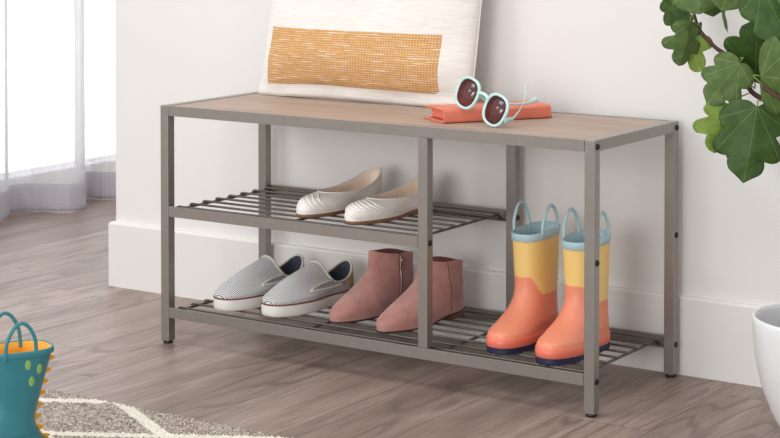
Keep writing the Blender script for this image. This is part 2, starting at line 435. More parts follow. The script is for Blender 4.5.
box(bm, WL-.09, WL-.03, Y0+fr, Y1-fr, Z1-fr, Z1)
box(bm, WL-.09, WL-.001, Y0+fr, Y1-fr, Z0, Z0+.004)
obj('window_frame', bm, M['frame_white'], wn, smooth=False, world=True)
bm = B(); box(bm, WL-.062, WL-.058, Y0+fr, Y1-fr, Z0+.004, Z1-fr); obj('window_pane', bm, M['glass'], wn, smooth=False, world=True)
BBH = .1618
bm = B()
BY = .359
prof = [(BY, FZ), (BY, BBH-.005), (BY+.0022, BBH-.0008), (BY+.0035, BBH), (WY+.001, BBH)]
path = [(3.6, 0), (-.512, 0)]
# back run and the short return round the corner, mitred
rows = []
for yy, zz in prof:
    d = yy-BY
    rows.append([Vector((3.6, yy, zz)), Vector((WX-.013+d, yy, zz)), Vector((WX-.013+d, WY+.12, zz))])
V = [[bm.verts.new(p) for p in r] for r in rows]
for i in range(len(V)-1):
    for k in range(2): bm.faces.new((V[i][k+1], V[i][k], V[i+1][k], V[i+1][k+1]))
struct(obj('baseboard_back', bm, M['trim'], smooth=False))
bm = B(); box(bm, -1.47, 3.6, 2.486, 2.5, 0, BBH); struct(obj('baseboard_far', bm, M['trim'], smooth=False, bev=.004))

# ------------------------------------------------------------------ curtain
def curtain(pix, label, hem_h, z_top=2.4, wob=.003, seed=0):
    P = [at(x, y, 'z', FZ) for x, y in pix]; P = spline(P, 14)
    rt = thing('curtain', label, 'curtain', (P[0].x, P[0].y, FZ), 0, None)
    def sheet(za, zb, nz, off):
        rows = []
        for i in range(nz+1):
            z = za+(zb-za)*i/nz; row = []
            for k, p in enumerate(P):
                a = P[max(0, k-1)]; b = P[min(len(P)-1, k+1)]; d = (b-a); nrm = Vector((d.y, -d.x, 0)).normalized()
                w_ = wob*noise.noise(Vector((k*.22+seed, z*1.6, 0)))+.0025*noise.noise(Vector((k*.9+seed, z*4, 3)))*.6
                row.append(Vector((p.x, p.y, z))+nrm*(w_+off))
            rows.append(row)
        bm = B(); gridmesh(bm, rows, closed=False); return bm
    obj('curtain_cloth', sheet(FZ+.003, z_top, 60, 0), M['sheer'], rt, world=True)
    h = obj('hem', sheet(FZ+.003, hem_h, 6, .0025), M['hem'], rt, world=True, solid=.0015)
    return rt
curtain([(-150, 236), (-120, 226), (-90, 236), (-60, 226), (-30, 236), (-14, 226), (-2, 222.5), (5, 220.5), (8.5, 218), (6, 215.5), (9, 214), (16, 213), (27, 211.5), (45, 212), (66, 212.5), (78, 211), (83.5, 209.5), (85, 207.5), (82, 206), (77, 206.5), (75, 205.5), (79, 204.3)],
        'sheer white curtain panel at the left, nearest fold sweeping the floor with a grey hem', .0935)
curtain([(80, 202), (88, 198.5), (98, 199.3), (108, 199.5), (118, 199.2), (130, 198), (142, 199), (154, 197)],
        'sheer white curtain panel further back, next to the white wall corner', .0935, seed=9)

# ------------------------------------------------------------------ rug
bm = B(); RX0, RX1, RY0, RY1 = -.9, 1.3, -2.2, -.4145
def rugh(x, y):
    return FZ+.0095+.004*noise.noise(Vector((x*260, y*260, 0)))+.0025*noise.noise(Vector((x*620, y*620, 5)))
xs_ = [RX0+i*.05 for i in range(int((-.0-RX0)/.05)+1)]
step = .0028; xs2 = [x for x in xs_ if x < -.021]+[-.02+i*step for i in range(int(.82/step))]+[.8+i*.05 for i in range(11)]
ys2 = [RY1-i*step for i in range(int(.27/step))]; ys2 += [ys2[-1]-(i+1)*.06 for i in range(26)]
G = []
for j, y in enumerate(ys2):
    G.append([Vector((x, y + (.003*noise.noise(Vector((x*300, 0, 0))) if j == 0 else 0), rugh(x, y) if j else FZ+.001)) for x in xs2])
gridmesh(bm, G, closed=False)
bmesh.ops.reverse_faces(bm, faces=bm.faces)
V0 = (xs2[0], xs2[-1], ys2[-1], ys2[0])
box(bm, V0[0]+.001, V0[1]-.001, V0[2]+.001, V0[3]-.003, FZ+.0005, FZ+.0045)
tag(obj('rug', bm, M['rug'], smooth=True), 'heathered beige rug with cream diamond trellis lines on the wooden floor', 'rug')

# ------------------------------------------------------------------ bench
W, D, H, S = .9948, .3462, .5, .0204; XM = .627
bench = thing('shoe_bench', 'grey metal shoe rack bench with pale wood seat against the wall', 'bench', (W/2, D/2, FZ))
def bbox(name, a, mat='metal', bev=.0012, parent=bench):
    bm = B(); box(bm, *a); return obj(name, bm, M[mat], parent, smooth=True, world=True, bev=bev)
for x in (0, W-S):
    for y in (0, D-S):
        bbox('post', (x, x+S, y, y+S, .0163, H))
        bm = B(); lathe(bm, [(0, FZ), (.0085, FZ), (.0102, FZ+.0012), (.0102, FZ+.0042), (.0088, FZ+.0062), (0, FZ+.0062)], 20, (x+S/2, y+S/2))
        obj('foot_glide', bm, M['black'], bench, world=True)
for y in (0, D-S):
    bbox('post', (XM, XM+S, y, y+S, .0868, H-.0213))
for x in (0, W-S): bbox('side_rail', (x+.0002, x+S-.0002, S, D-S, H-.0204, H-.0001))
def lrail(name, x0, x1, ztop, h, front=True, ledge=.018, ledge_top=False):
    bm = B(); th = .0022
    if front: box(bm, x0, x1, .0003, th, ztop-h, ztop); box(bm, x0, x1, th, ledge, ztop-h, ztop-h+th)
    else: box(bm, x0, x1, D-th, D-.0003, ztop-h, ztop); box(bm, x0, x1, D-ledge, D-th, ztop-h, ztop-h+th); box(bm, x0, x1, D-.0075, D-th, ztop-th, ztop)
    return obj(name, bm, M['metal'], bench, smooth=True, world=True, bev=.0004)
g = .0006
lrail('top_rail', S+g, W-S-g, H, .0207); lrail('top_rail', S+g, W-S-g, H, .0207, False)
lrail('middle_rail', S+g, XM-g, .2946, .0215); lrail('middle_rail', S+g, XM-g, .2946, .0215, False)
lrail('bottom_rail', S+g, W-S-g, .0866, .0215); lrail('bottom_rail', S+g, W-S-g, .0866, .0215, False)
bbox('seat_board', (S+.0012, W-S-.0012, .0024, D-.0024, H-.015, H-.0012), 'oak', .0006)
def wire_shelf(x0, x1, crosses, ztop):
    bm = B(); rr = .0024; zr = ztop-rr
    for i in range(8):
        y = .0255+i*.0421
        p = [(x0-.005, y, zr-.0025), (x0, y, zr+.0002), (x0+.008, y, zr)]+[(x0+(x1-x0)*k/8, y, zr) for k in range(1, 8)]+[(x1-.008, y, zr), (x1, y, zr), (x1+.004, y, zr-.001)]
        tube(bm, p, rr, 8)
    for x in crosses:
        zc = zr-.0048; low = ztop-.0180
        p = spline([(x, .006, low+.003), (x, .010, low+.0045), (x, .018, zc), (x, .03, zc), (x, D/2, zc), (x, D-.03, zc), (x, D-.018, zc), (x, D-.012, low+.0045), (x, D-.008, low+.003)], 4)
        tube(bm, p, .0028, 8)
    return obj('wire_shelf', bm, M['wire'], bench, world=True)
ZM, ZB = .2932, .0852
wire_shelf(.027, .611, (.029, .31, .608), ZM)
wire_shelf(.030, .962, (.033, .35, .66, .958), ZB)
def screw(x, y, z):
    bm = B(); 
    prof = [(0, .0016), (.0018, .0016), (.0022, .0030), (.0042, .0030), (.0056, .0014), (.0058, 0), (0, 0)]
    lathe(bm, prof, 18)
    bmesh.ops.rotate(bm, verts=bm.verts, cent=(0, 0, 0), matrix=Matrix.Rotation(PI/2, 3, 'Y'))
    bmesh.ops.translate(bm, verts=bm.verts, vec=(x, y, z)); obj('screw', bm, M['black'], bench, world=True)
for y in (.0102, D-.0102):
    for z in (.4882, .2830, .0732): screw(W, y, z)
    screw(XM+S, y, .2825)

# ------------------------------------------------------------------ pillow
PWD, PHT, PT = .535, .50, .056
pil = thing('throw_pillow', 'off-white square throw pillow with an ochre woven patch, leaning on the wall', 'pillow', (.298, .288, .4996))
TILT = math.radians(5)
def pp(a, b, side=1, off=0):
    """a in -1..1 across, b in -1..1 up"""
    f = max(0, (1-a**4)*(1-b**4))**.5*(max(0, (1-a*a)*(1-b*b))**.18)
    px = a*PWD/2*(1-.02*(1-b*b)*a*a)+.030*(b+1)*(1-.3*(b+1)); pz = b*PHT/2*(1-.035*(1-a*a)*b*b)
    h = PT*f
    wr_ = .006*noise.noise(Vector((a*3.1+b*2, b*1.3-a, 7)))*max(0, b+.5)+.0035*noise.noise(Vector((a*2.2+4, b*3.2, side*3)))+.0045*math.exp(-((b+.93)/.06)**2)*math.sin(a*9+1)
    if b > .0: wr_ += 0
    h = h+wr_*min(1, f*3)
    if b < -.84 and side > 0: h += .004*(1-abs((b+.92)/.08))
    if side > 0: h += -.011*math.exp(-((b+.885+.02*math.sin(a*5))/.045)**2)*max(0, 1-a**6)*min(1, f*2.5)+.007*math.exp(-((b+.62)/.16)**2)*min(1, f*2)
    h += off
    y = -h if side > 0 else h
    z = max(pz+PHT/2-.012, .0)
    return Vector((px, y*math.cos(TILT)+z*math.sin(TILT)*1.0, z*math.cos(TILT)+y*-.0*math.sin(TILT)))
NA, NB = 56, 56
bm = B(); Lu = bm.loops.layers.uv.new('UVMap')
for side in (1, -1):
    V = [[bm.verts.new(pp(-1+2*i/NA, -1+2*j/NB, side)) for i in range(NA+1)] for j in range(NB+1)]
    for j in range(NB):
        for i in range(NA):
            q = (V[j][i], V[j][i+1], V[j+1][i+1], V[j+1][i]); ij = ((i, j), (i+1, j), (i+1, j+1), (i, j+1))
            f = bm.faces.new(q if side > 0 else q[::-1])
            for lp, (a_, b_) in zip(f.loops, ij if side > 0 else ij[::-1]): lp[Lu].uv = (a_/NA*PWD, b_/NB*PHT)
bmesh.ops.remove_doubles(bm, verts=bm.verts, dist=.0008)
body = obj('pillow_cover', bm, M['cotton'], pil)
def pillow_patch(a0, a1, b0, b1, name, mat, off):
    bm = B(); L = bm.loops.layers.uv.new('UVMap'); n, m = 44, 20
    V = []
    for j in range(m+1):
        r_ = []
        for i in range(n+1):
            a_ = a0+(a1-a0)*i/n; b_ = b0+(b1-b0)*j/m
            e = 0 if 0 < i < n and 0 < j < m else -.0015
            r_.append(bm.verts.new(pp(a_, b_, 1, off+e)))
        V.append(r_)
    for j in range(m):
        for i in range(n):
            f = bm.faces.new((V[j][i], V[j][i+1], V[j+1][i+1], V[j+1][i]))
            for lp, (p_, q_) in zip(f.loops, ((i, j), (i+1, j), (i+1, j+1), (i, j+1))): lp[L].uv = ((a0+(a1-a0)*p_/n)*PWD/2, (b0+(b1-b0)*q_/m)*PHT/2)
    return obj(name, bm, mat, pil)
pt = pillow_patch(-.885, .76, -.850, -.352, 'woven_patch', M['embro'], .0016)
pt['label'] = 'ochre yellow woven stitched rectangle on the pillow front'
seamp = []
for k in range(161):
    q = k/160*4
    a_, b_ = ((-1+2*q, -1) if q < 1 else (1, -1+2*(q-1)) if q < 2 else (1-2*(q-2), 1) if q < 3 else (-1, 1-2*(q-3)))
    seamp.append(pp(a_, b_, 1))
bm = B(); tube(bm, seamp[:-1], .0012, 6, closed=True); obj('seam_edge', bm, M['cotton'], pil)

# ------------------------------------------------------------------ coral case
c0 = Vector((.6435, .066, .4992)); dl = Vector((.1245, .1915, 0)).normalized(); dw = Vector((-dl.y, dl.x, 0))
case = thing('folding_case', 'coral leather folding case lying flat under the mint sunglasses', 'case', c0, math.atan2(dl.y, dl.x))
CL, CW, CH, TH = .228, .094, .0262, .0030
def cprof(x, inner=False):
    pts = []
    top = [(CW, CH-.001), (CW*.6, CH+.0005), (CW*.25, CH), (.006, CH-.0004), (.0012, CH-.004), (0, CH*.55), (0, .006), (.001, .0015), (.006, 0), (CW*.3, 0), (CW*.7, 0), (CW, 0)]
    return top
bm = B(); outer = cprof(0)
innerp = [(CW, TH), (CW*.7, TH), (CW*.3, TH), (.008, TH), (.0045, TH+.003), (.0036, CH*.5), (.005, CH-TH-.003), (.009, CH-TH-.0005), (CW*.25, CH-TH), (CW*.6, CH-TH+.0005), (CW, CH-TH-.001)]
loop = outer+innerp
rows = []
for k in range(9):
    x = CL*k/8; sag = -.0010*math.sin(PI*k/8)
    rows.append([Vector((x, y, z+(sag if z > CH*.5 else 0))) for y, z in loop])
V = gridmesh(bm, rows); cap(bm, V[0]); cap(bm, V[-1], True)
bmesh.ops.recalc_face_normals(bm, faces=bm.faces)
obj('leather_cover', bm, M['coral_leather'], case, smooth=False, bev=.0008)
bm = B(); box(bm, .012, CL-.006, .006, CW-.008, TH+.0006, CH-TH-.0022); ip = obj('inner_block', bm, M['coral_leather'], case, smooth=False, bev=.003)
bm = B(); tube(bm, [(CL-.004, .004, .0035), (CL+.0015, .004, .0032), (CL+.0035, .007, .0012)], .0016, 8); obj('snap_stud', bm, M['brown_sole'], case)

# ------------------------------------------------------------------ sunglasses
gl_ = thing('sunglasses', 'mint green round sunglasses with brown lenses tilted against the coral case', 'sunglasses', (.72, .08, .5))
Lc = at(467.5, 93, 'y', .098); Rc = at(495.5, 110.2, 'y', .078)
gx = (Rc-Lc).normalized(); gn = Vector((.10, -1, .12)); gn = (gn-gx*gn.dot(gx)).normalized(); gup = gx.cross(gn)*-1
if gup.z < 0: gup = -gup
def gp(x, y, z=0): return (Lc+Rc)/2+gx*x+gup*y+gn*z
hd = (Rc-Lc).length/2
def lens_outline(sx, rw, rh, n=36, e=2.5):
    out = []
    for k in range(n):
        th = 2*PI*k/n; c, s = math.cos(th), math.sin(th)
        x = rw*sg(c)*abs(c)**(2/e); y = rh*sg(s)*abs(s)**(2/e)
        x *= 1+.06*(y/rh)*(1 if True else 0)
        out.append((sx*hd+x, y))
    return out
bm = B()
for sx in (-1, 1):
    n = 36; o1 = lens_outline(sx, .0300, .0312); i1 = lens_outline(sx, .0237, .0260)
    rowsF = [[gp(*p, .0015) for p in i1], [gp(*p, .0032) for p in [((a[0]*.75+b[0]*.25), (a[1]*.75+b[1]*.25)) for a, b in zip(i1, o1)]],
             [gp(*p, .0030) for p in [((a[0]*.2+b[0]*.8), (a[1]*.2+b[1]*.8)) for a, b in zip(i1, o1)]], [gp(*p, .001) for p in o1],
             [gp(*p, -.0012) for p in o1], [gp(*p, -.0024) for p in [((a[0]*.4+b[0]*.6), (a[1]*.4+b[1]*.6)) for a, b in zip(i1, o1)]], [gp(*p, -.0015) for p in i1]]
    rowsF.append(rowsF[0]); gridmesh(bm, rowsF)
tube(bm, spline([gp(-hd+.024, .010, 0), gp(-.006, .014, .001), gp(0, .0148, .0015), gp(.006, .014, .001), gp(hd-.024, .010, 0)], 5), .0038, 8, flat=.9)
bmesh.ops.recalc_face_normals(bm, faces=bm.faces)
obj('frame_front', bm, M['mint'], gl_, world=True)
for sx in (-1, 1):
    bm = B(); L = bm.loops.layers.uv.new('UVMap'); o1 = lens_outline(sx, .0243, .0266)
    vc_ = bm.verts.new(gp(sx*hd, 0, .0016)); vs = [bm.verts.new(gp(*p, 0)) for p in o1]
    for k in range(36):
        f = bm.faces.new((vc_, vs[k], vs[(k+1) % 36]))
        for lp, yv in zip(f.loops, (0, o1[k][1], o1[(k+1) % 36][1])): lp[L].uv = (.5, .5+yv/.054)
    obj('lens', bm, M['lens'], gl_, world=True, solid=.0008)
hR = gp(hd+.0285, -.006, -.002); hL = gp(-hd-.026, .012, -.003)
pR = spline([hR+gup*-.004, hR+(-gn)*.008, at(513.5, 118, 'y', .098), at(521.5, 107, 'y', .125), at(525, 96, 'y', .14), at(525, 85.5, 'y', .145)], 7)
bm = B(); tube(bm, pR, lambda q: .0082-.0066*min(1, q*1.5)+(.0006 if q > .8 else 0), 8, flat=.42, upv=gup); obj('temple_arm', bm, M['mint'], gl_, world=True)
pL = spline([hL, hL+(-gn)*.008+gx*.004, at(486, 101, 'y', .150), at(509, 104.2, 'y', .165), at(524, 103.6, 'y', .178), at(531, 101.6, 'y', .186), at(537.5, 98.8, 'y', .192)], 7)
bm = B(); tube(bm, pL, lambda q: .0032-.0012*math.sin(min(1, q*1.3)*PI)+(.0018 if q > .85 else 0), 8, flat=.45, upv=(0, 0, 1)); obj('temple_arm', bm, M['mint'], gl_, world=True)

# ------------------------------------------------------------------ footwear
def place(rt, toe_px, heading, L, z):
    """heading: degrees the toe is turned towards +x away from -y; toe_px gives the toe tip on the shelf"""
def shoe_root(name, label, cat, toe, ang, L, z, group):
    # toe = (x, y) of the toe tip, ang = turn of the toe to +x from -y in degrees
    d = Vector((math.sin(math.radians(ang)), -math.cos(math.radians(ang)), 0))
    heel = Vector((toe[0], toe[1], z))-d*L
    return thing(name, label, cat, heel, math.atan2(d.y, d.x), group)

def sneaker(label, toe, ang, side, z):
    L = .252; r = shoe_root('slip_on_sneaker', label, 'shoe', toe, ang, L, z, 'striped slip-on sneakers on the bottom shelf')
    o0 = lambda zz, d=0: liftz(inset(ring(L*.5, L*.5, L*.5, .0455, 0, ball=.10, waist=.10, e=2.5, side=side), d), zz)
    obj('rubber_sole', solid_ring([o0(0, .004), o0(.0025, .0008), o0(.012, 0), o0(.0235, .0006), o0(.0255, .003)], k=2), M['white_rubber'], r)
    l = obj('foxing_stripe', solid_ring([o0(.0232, -.0002), o0(.0240, -.0008), o0(.0252, -.0008), o0(.0262, .0004), o0(.0264, .004)]), M['brown_line'], r)
    r0 = o0(.0255, .0018)
    r1 = ring(L*.485, L*.485, L*.475, .0460, .036, .037, .042, ball=.07, waist=.10, e=2.4, side=side)
    r2 = ring(L*.380, L*.385, L*.373, .0395, .044, .0655, .060, e=2.3, side=side)
    r3 = ring(L*.262, L*.165, L*.247, .0330, .0455, .0895, .0755, e=2.2, ef=2.6, p=2.2, side=side*.3)
    G = surf([r0, r1, r2, r3], 6)
    bm = B(); gridmesh(bm, G); obj('canvas_upper', bm, M['stripe'], r)
    obj('lining', lining(G[-1], liftz(inset(ring(L*.29, L*.25, L*.25, .031, 0, side=side), .001), .030)), M['dark_lining'], r)
    bm = B(); tube(bm, G[-1], .0028, 8, closed=True); obj('collar_trim', bm, M['collar'], r)
    m = len(G)-1; ks = NS
    for sgn in (1, -1):
        k0, k1 = (11, 18) if sgn > 0 else (NS-18, NS-11)
        obj('elastic_gore', patch(G, 9, m, k0, k1, .0011), M['gore'], r)
        # pale binding around the vamp edge beside the gore
        kk = k0-1 if sgn > 0 else k1+1
        N = normals(G); P = [G[i][kk]+N[i][kk]*.001 for i in range(9, m+1)]
        P2 = [G[9][(kk+sgn*j) % NS]+N[9][(kk+sgn*j) % NS]*.001 for j in range(7, 0, -1)]
        bm = B(); tube(bm, spline(P2+P, 2), .0030, 7); obj('edge_binding', bm, M['collar'], r)
    obj('heel_patch', patch(G, 1, m, 20, 36, .0013), M['tan'], r)
    obj('side_label', patch(G, 11, 15, 17, 21, .0016), M['tan'], r)
    return r
g1 = ZB
sneaker('striped canvas slip-on sneaker with white sole, leftmost shoe on the bottom shelf', (.121, .036), -5, 1, g1)
sneaker('striped canvas slip-on sneaker on the bottom shelf, next to the pink suede boots', (.240, .046), -5, -1, g1)

def ankle_boot(label, toe, ang, side, z, zipped):
    L = .240; r = shoe_root('ankle_boot', label, 'boot', toe, ang, L, z, 'dusty pink suede ankle boots on the bottom shelf')
    out = ring(L*.5, L*.5, L*.5, .0385, 0, ball=.08, waist=.16, e=2.25, ef=2.05, side=side)
    def solez(r_, dz): # arch: the shank rises towards the heel
        return [Vector((p.x, p.y, dz+.0105*(1/(1+math.exp((p.x-L*.40)/.012))))) for p in r_]
    obj('sole', solid_ring([solez(inset(out, .003), 0), solez(inset(out, -.0006), .001), solez(inset(out, -.0006), .0034), solez(inset(out, .003), .0042)]), M['dark_sole'], r)
    hr = ring(L*.155, L*.115, L*.145, .0285, 0, ef=6, e=2.2)
    hz = [p.copy() for p in hr]
    obj('heel_block', solid_ring([liftz(inset(hr, .002), 0), liftz(hr, .0115)]), M['brown_sole'], r)
    r0 = solez(inset(out, .0012), .0038)
    r1 = ring(L*.485, L*.492, L*.475, .0385, .026, .0195, .034, ball=.06, waist=.12, e=2.3, side=side)
    r2 = ring(L*.40, L*.45, L*.385, .0355, .044, .0400, .052, e=2.2, side=side)
    r3 = ring(L*.30, L*.34, L*.278, .0350, .066, .0640, .068, e=2.15, side=side*.5)
    r4 = ring(L*.255, L*.275, L*.228, .0320, .088, .087, .087, e=2.1, side=0)
    r5 = ring(L*.250, L*.258, L*.235, .0290, .1180, .1270, .1080, e=2.1, side=0)
    G = surf([r0, r1, r2, r3, r4, r5], 5)
    # soft dent at the side notch of the collar
    bm = B(); gridmesh(bm, G); obj('suede_upper', bm, M['suede'], r)
    obj('lining', lining(G[-1], [Vector((p.x, p.y, .02)) for p in inset(r4, .004)]), M['pinklining'], r)
    m = len(G)-1; N = normals(G)
    def follow(i, u, sd):
        ks = range(2, NS//2-1) if sd > 0 else range(NS//2+2, NS-2)
        for k in ks:
            x0, x1 = G[i][k].x, G[i][k+1].x
            if (x0-u)*(x1-u) <= 0 and x0 != x1:
                f = (u-x0)/(x1-x0); return G[i][k].lerp(G[i][k+1], f), N[i][k].lerp(N[i][k+1], f).normalized()
        k = min(ks, key=lambda k: abs(G[i][k].x-u)); return G[i][k], N[i][k]
    def strip(u0, u1, sd, i0, hw, th, name, mat):
        bm = B(); rows = []
        for i in range(i0, m+1):
            u = u0+(u1-u0)*(i-i0)/(m-i0); c, n = follow(i, u, sd); t_ = Vector((1, 0, 0)); t_ = (t_-n*t_.dot(n)).normalized()
            rows.append([c-t_*hw-n*.001, c-t_*hw+n*th*.6, c+n*th, c+t_*hw+n*th*.6, c+t_*hw-n*.001])
        V = gridmesh(bm, rows, closed=False); bmesh.ops.recalc_face_normals(bm, faces=bm.faces)
        return obj(name, bm, mat, r)
    zu = L*.30
    if zipped:
        strip(zu+.004, zu-.004, 1, 4, .0042, .0009, 'zipper', M['zip'])
        P = [follow(i, zu+.004-.008*(i-4)/(m-4), 1) for i in range(4, m+1)]
        bm = B(); tube(bm, [p+n*.0013 for p, n in P], .0012, 6); obj('zip_teeth', bm, M['zipmetal'], r)
        q, nq = P[-4]; q = q+nq*.004
        bm = B(); lp = [q+Vector((0, 0, .001)), q+Vector((.003, .0005, -.005)), q+Vector((.0035, .0005, -.011)), q+Vector((0, .0005, -.0145)), q+Vector((-.0035, .0005, -.011)), q+Vector((-.003, .0005, -.005))]
        tube(bm, spline(lp, 4, True), .0012, 6, closed=True); tube(bm, [q+Vector((0, .001, .009)), q+Vector((0, .001, .0))], .0022, 6); obj('zip_pull', bm, M['zipmetal'], r)
    strip(zu-.006, zu+.001, -1 if zipped else 1, 2, .0009, .0006, 'side_seam', M['zip'])
    return r
ankle_boot('dusty pink suede ankle boot with a side zipper beside the striped sneaker', (.376, .074), -8, 1, g1, True)
ankle_boot('dusty pink suede ankle boot behind the middle bench post, side seam showing', (.502, .058), -9, -1, g1, False)

def ballet_flat(label, toe, ang, side, z, pleat):
    L = .255; r = shoe_root('ballet_flat', label, 'shoe', toe, ang, L, z, 'off-white ballet flats on the middle shelf')
    out = ring(L*.5, L*.5, L*.5, .0365, 0, ball=.10, waist=.20, e=2.2, ef=2.3, side=side)
    def wz(r_, dz):   # low wedge: rises to the heel
        return [Vector((p.x, p.y, dz+.012*(max(0, (L*.5-p.x)/(L*.5))**1.3))) for p in r_]
    obj('outsole', solid_ring([liftz(inset(out, .004), 0), wz(inset(out, .0008), .001), wz(inset(out, .0006), .0076), wz(inset(out, .004), .0084)]), M['flat_sole'], r)
    r0 = wz(inset(out, .0012), .0078)
    r1 = ring(L*.495, L*.492, L*.485, .0385, .021, .020, .034, ball=.08, waist=.18, e=2.3, side=side)
    r1b = ring(L*.475, L*.45, L*.47, .0370, .031, .036, .048, ball=.05, waist=.14, e=2.3, side=side)
    r2 = ring(L*.425, L*.30, L*.421, .0325, .040, .0425, .062, e=2.3, side=side*.8)
    # sides rise back towards the heel
    for p in r2: p.z += .010*max(0, (L*.42-p.x)/(L*.42))
    G = surf([r0, r1, r1b, r2], 6)
    bm = B(); gridmesh(bm, G); obj('leather_upper', bm, M['flat_white'], r)
    ins = wz(inset(ring(L*.46, L*.40, L*.43, .031, 0, side=side), .001), .0085)
    obj('insole_lining', lining(G[-1], ins), M['flat_lining'], r)
    bm = B(); tube(bm, G[-1], .0013, 8, closed=True); obj('topline_binding', bm, M['flat_white'], r)
    N = normals(G); m = len(G)-1; bm = B()
    nj = 9 if pleat else 4
    for j in range(nj):
        P = []
        k0 = -9+j*.9 if pleat else -6+j*1.2; k1 = (4.5+j*1.25) if pleat else (6+j*1.3); r0_ = m-1-(nj-1-j)*(.95 if pleat else 1.2)
        for q_ in range(25):
            q = q_/24; kf = k0+(k1-k0)*q**.85; rf = r0_+(1.5-r0_)*q**1.9
            a, ka = int(rf), math.floor(kf); fa, fk = rf-a, kf-ka; a2 = min(m, a+1)
            c = (G[a][ka % NS]*(1-fk)+G[a][(ka+1) % NS]*fk)*(1-fa)+(G[a2][ka % NS]*(1-fk)+G[a2][(ka+1) % NS]*fk)*fa
            P.append(c-N[a][ka % NS]*.0004)
        tube(bm, P, lambda q: .0021*max(.15, math.sin(PI*min(1, max(0, q*.92+.06))))**.5, 8)
    obj('pleated_vamp', bm, M['flat_white'], r)
    return r
g2 = ZM
ballet_flat('off-white ballet flat at the left of the middle shelf pair, toe fully in view', (.322, .040), -4, 1, g2, False)
ballet_flat('off-white ballet flat with gathered pleats, right of the pair, next to the middle post', (.448, .030), -6, -1, g2, True)

def rain_boot(rname, label, loc_toe, ang, side, z, L, hh, cols, group, rimband, nip=0.0, k=1.0, rimw=.0345, hwid=.0265, tilt=.004, hoff=0.0):
    r = shoe_root(rname, label, 'boot', loc_toe, ang, L, z, group)
    out = ring(L*.5, L*.5, L*.5, .0385*k, 0, ball=.10, waist=.08, e=2.6, side=side)
    # tread
    bm = B(); V = gridmesh(bm, [liftz(inset(out, .002), .0012), liftz(inset(out, 0), .0025), liftz(inset(out, 0), .0120)]); cap(bm, V[0], True); cap(bm, V[-1])
    cen = sum(out, Vector())/NS
    for q in range(0, NS, 2):
        a, b = out[q], out[(q+1) % NS]; ia, ib = inset(out, .012)[q], inset(out, .012)[(q+1) % NS]
        vs = [bm.verts.new((p.x, p.y, zz)) for zz in (0, .0024) for p in (a, b, ib, ia)]
        for f in ((3, 2, 1, 0), (4, 5, 6, 7), (0, 1, 5, 4), (1, 2, 6, 5), (2, 3, 7, 6), (3, 0, 4, 7)): bm.faces.new([vs[i] for i in f])
    obj('tread_sole', bm, cols['sole'], r, smooth=False)
    obj('foot_band', solid_ring([liftz(inset(out, 0), .0118), liftz(inset(out, -.0006), .0130), liftz(inset(out, -.0012), .0190), liftz(inset(out, -.0008), .0275), liftz(inset(out, .001), .0285), liftz(inset(out, .004), .0286)]), cols['band'], r)
    r0 = liftz(inset(out, .0014), .0275)
    r1 = ring(L*.485, L*.490, L*.480-nip*.35, .0380*k, .037*k, .0375*k, .039*k, ball=.06, waist=.06, e=2.5, side=side)
    r2 = ring(L*.42, L*.440, L*.405-nip*.75, .0370*k, .050*k, .0480*k, .050*k, e=2.35, side=side)
    r3 = ring(L*.335, L*.330, L*.318-nip*1.1, .0330*k, .074*k, .0660*k, .074*k, e=2.2, side=side*.5)
    r4 = ring(L*.290, L*.262, L*.270-nip*.85, .0330*k, .102*k, .098*k, .102*k, e=2.1, side=0)
    r5 = ring(L*.290, L*.262, L*.275-nip*.38, rimw*k*.94, .150*k, .150*k, .150*k, e=2.4, side=0)
    tt = hh-.002
    r6 = ring(L*.295, L*.272, L*.282, rimw*k*.97, tt, tt-tilt, tt+tilt, e=2.6, p=1, side=0)
    G = surf([r0, r1, r2, r3, r4, r5, r6], 5)
    bm = B(); gridmesh(bm, G); obj('rubber_upper', bm, cols['upper'], r)
    low = inset([Vector((p.x, p.y, p.z)) for p in r4], .006)
    obj('inner_lining', lining(G[-1], low, 6), cols['inner'], r)
    m = len(G)-1; N = normals(G)
    # rim band
    bh = rimband
    top = G[-1]; rows = []
    for dz, o_ in ((-bh, .0002), (-bh+.0008, .0016), (-.001, .0018), (.0008, .0010), (.0008, -.0024), (-.003, -.003)):
        rows.append([p+Vector((0, 0, dz)) for p in inset(top, -o_)])
    bm = B(); gridmesh(bm, rows); obj('rim_band', bm, cols['rim'], r)
    for sgn in (1, -1):
        hw = hwid*k; wv = (rimw*k*.97+.001)*(1-(hw/(L*.275))**2.6)**(1/2.6)*sgn; uc = L*.295+hoff
        P = spline([(uc-hw, wv*.92, hh-.011), (uc-hw*1.0, wv*.96, hh-.002), (uc-hw*.92, wv*1.0, hh+.018), (uc-hw*.5, wv*1.02, hh+.038), (uc, wv*1.04, hh+.045), (uc+hw*.5, wv*1.02, hh+.037), (uc+hw*.92, wv*1.0, hh+.016), (uc+hw, wv*.96, hh-.005), (uc+hw, wv*.92, hh-.013)], 5)
        bm = B(); tube(bm, P, .0031, 10); obj('pull_handle', bm, cols['rim'], r)
    return r, G, N, m
cl = dict(sole=M['navy'], band=M['coral_rubber'], upper=M['dip'], inner=M['ltblue'], rim=M['ltblue'])
gr = 'coral and yellow rain boots on the bottom shelf'
rain_boot('rain_boot', 'coral and yellow child rain boot with light blue handles, standing nearer the middle post', (.768, .038), -3, 1, g1, .205, .214, cl, gr, .014)
rain_boot('rain_boot', 'coral and yellow child rain boot half behind the front right bench post', (.885, .020), -3, -1, g1, .205, .214, cl, gr, .014)

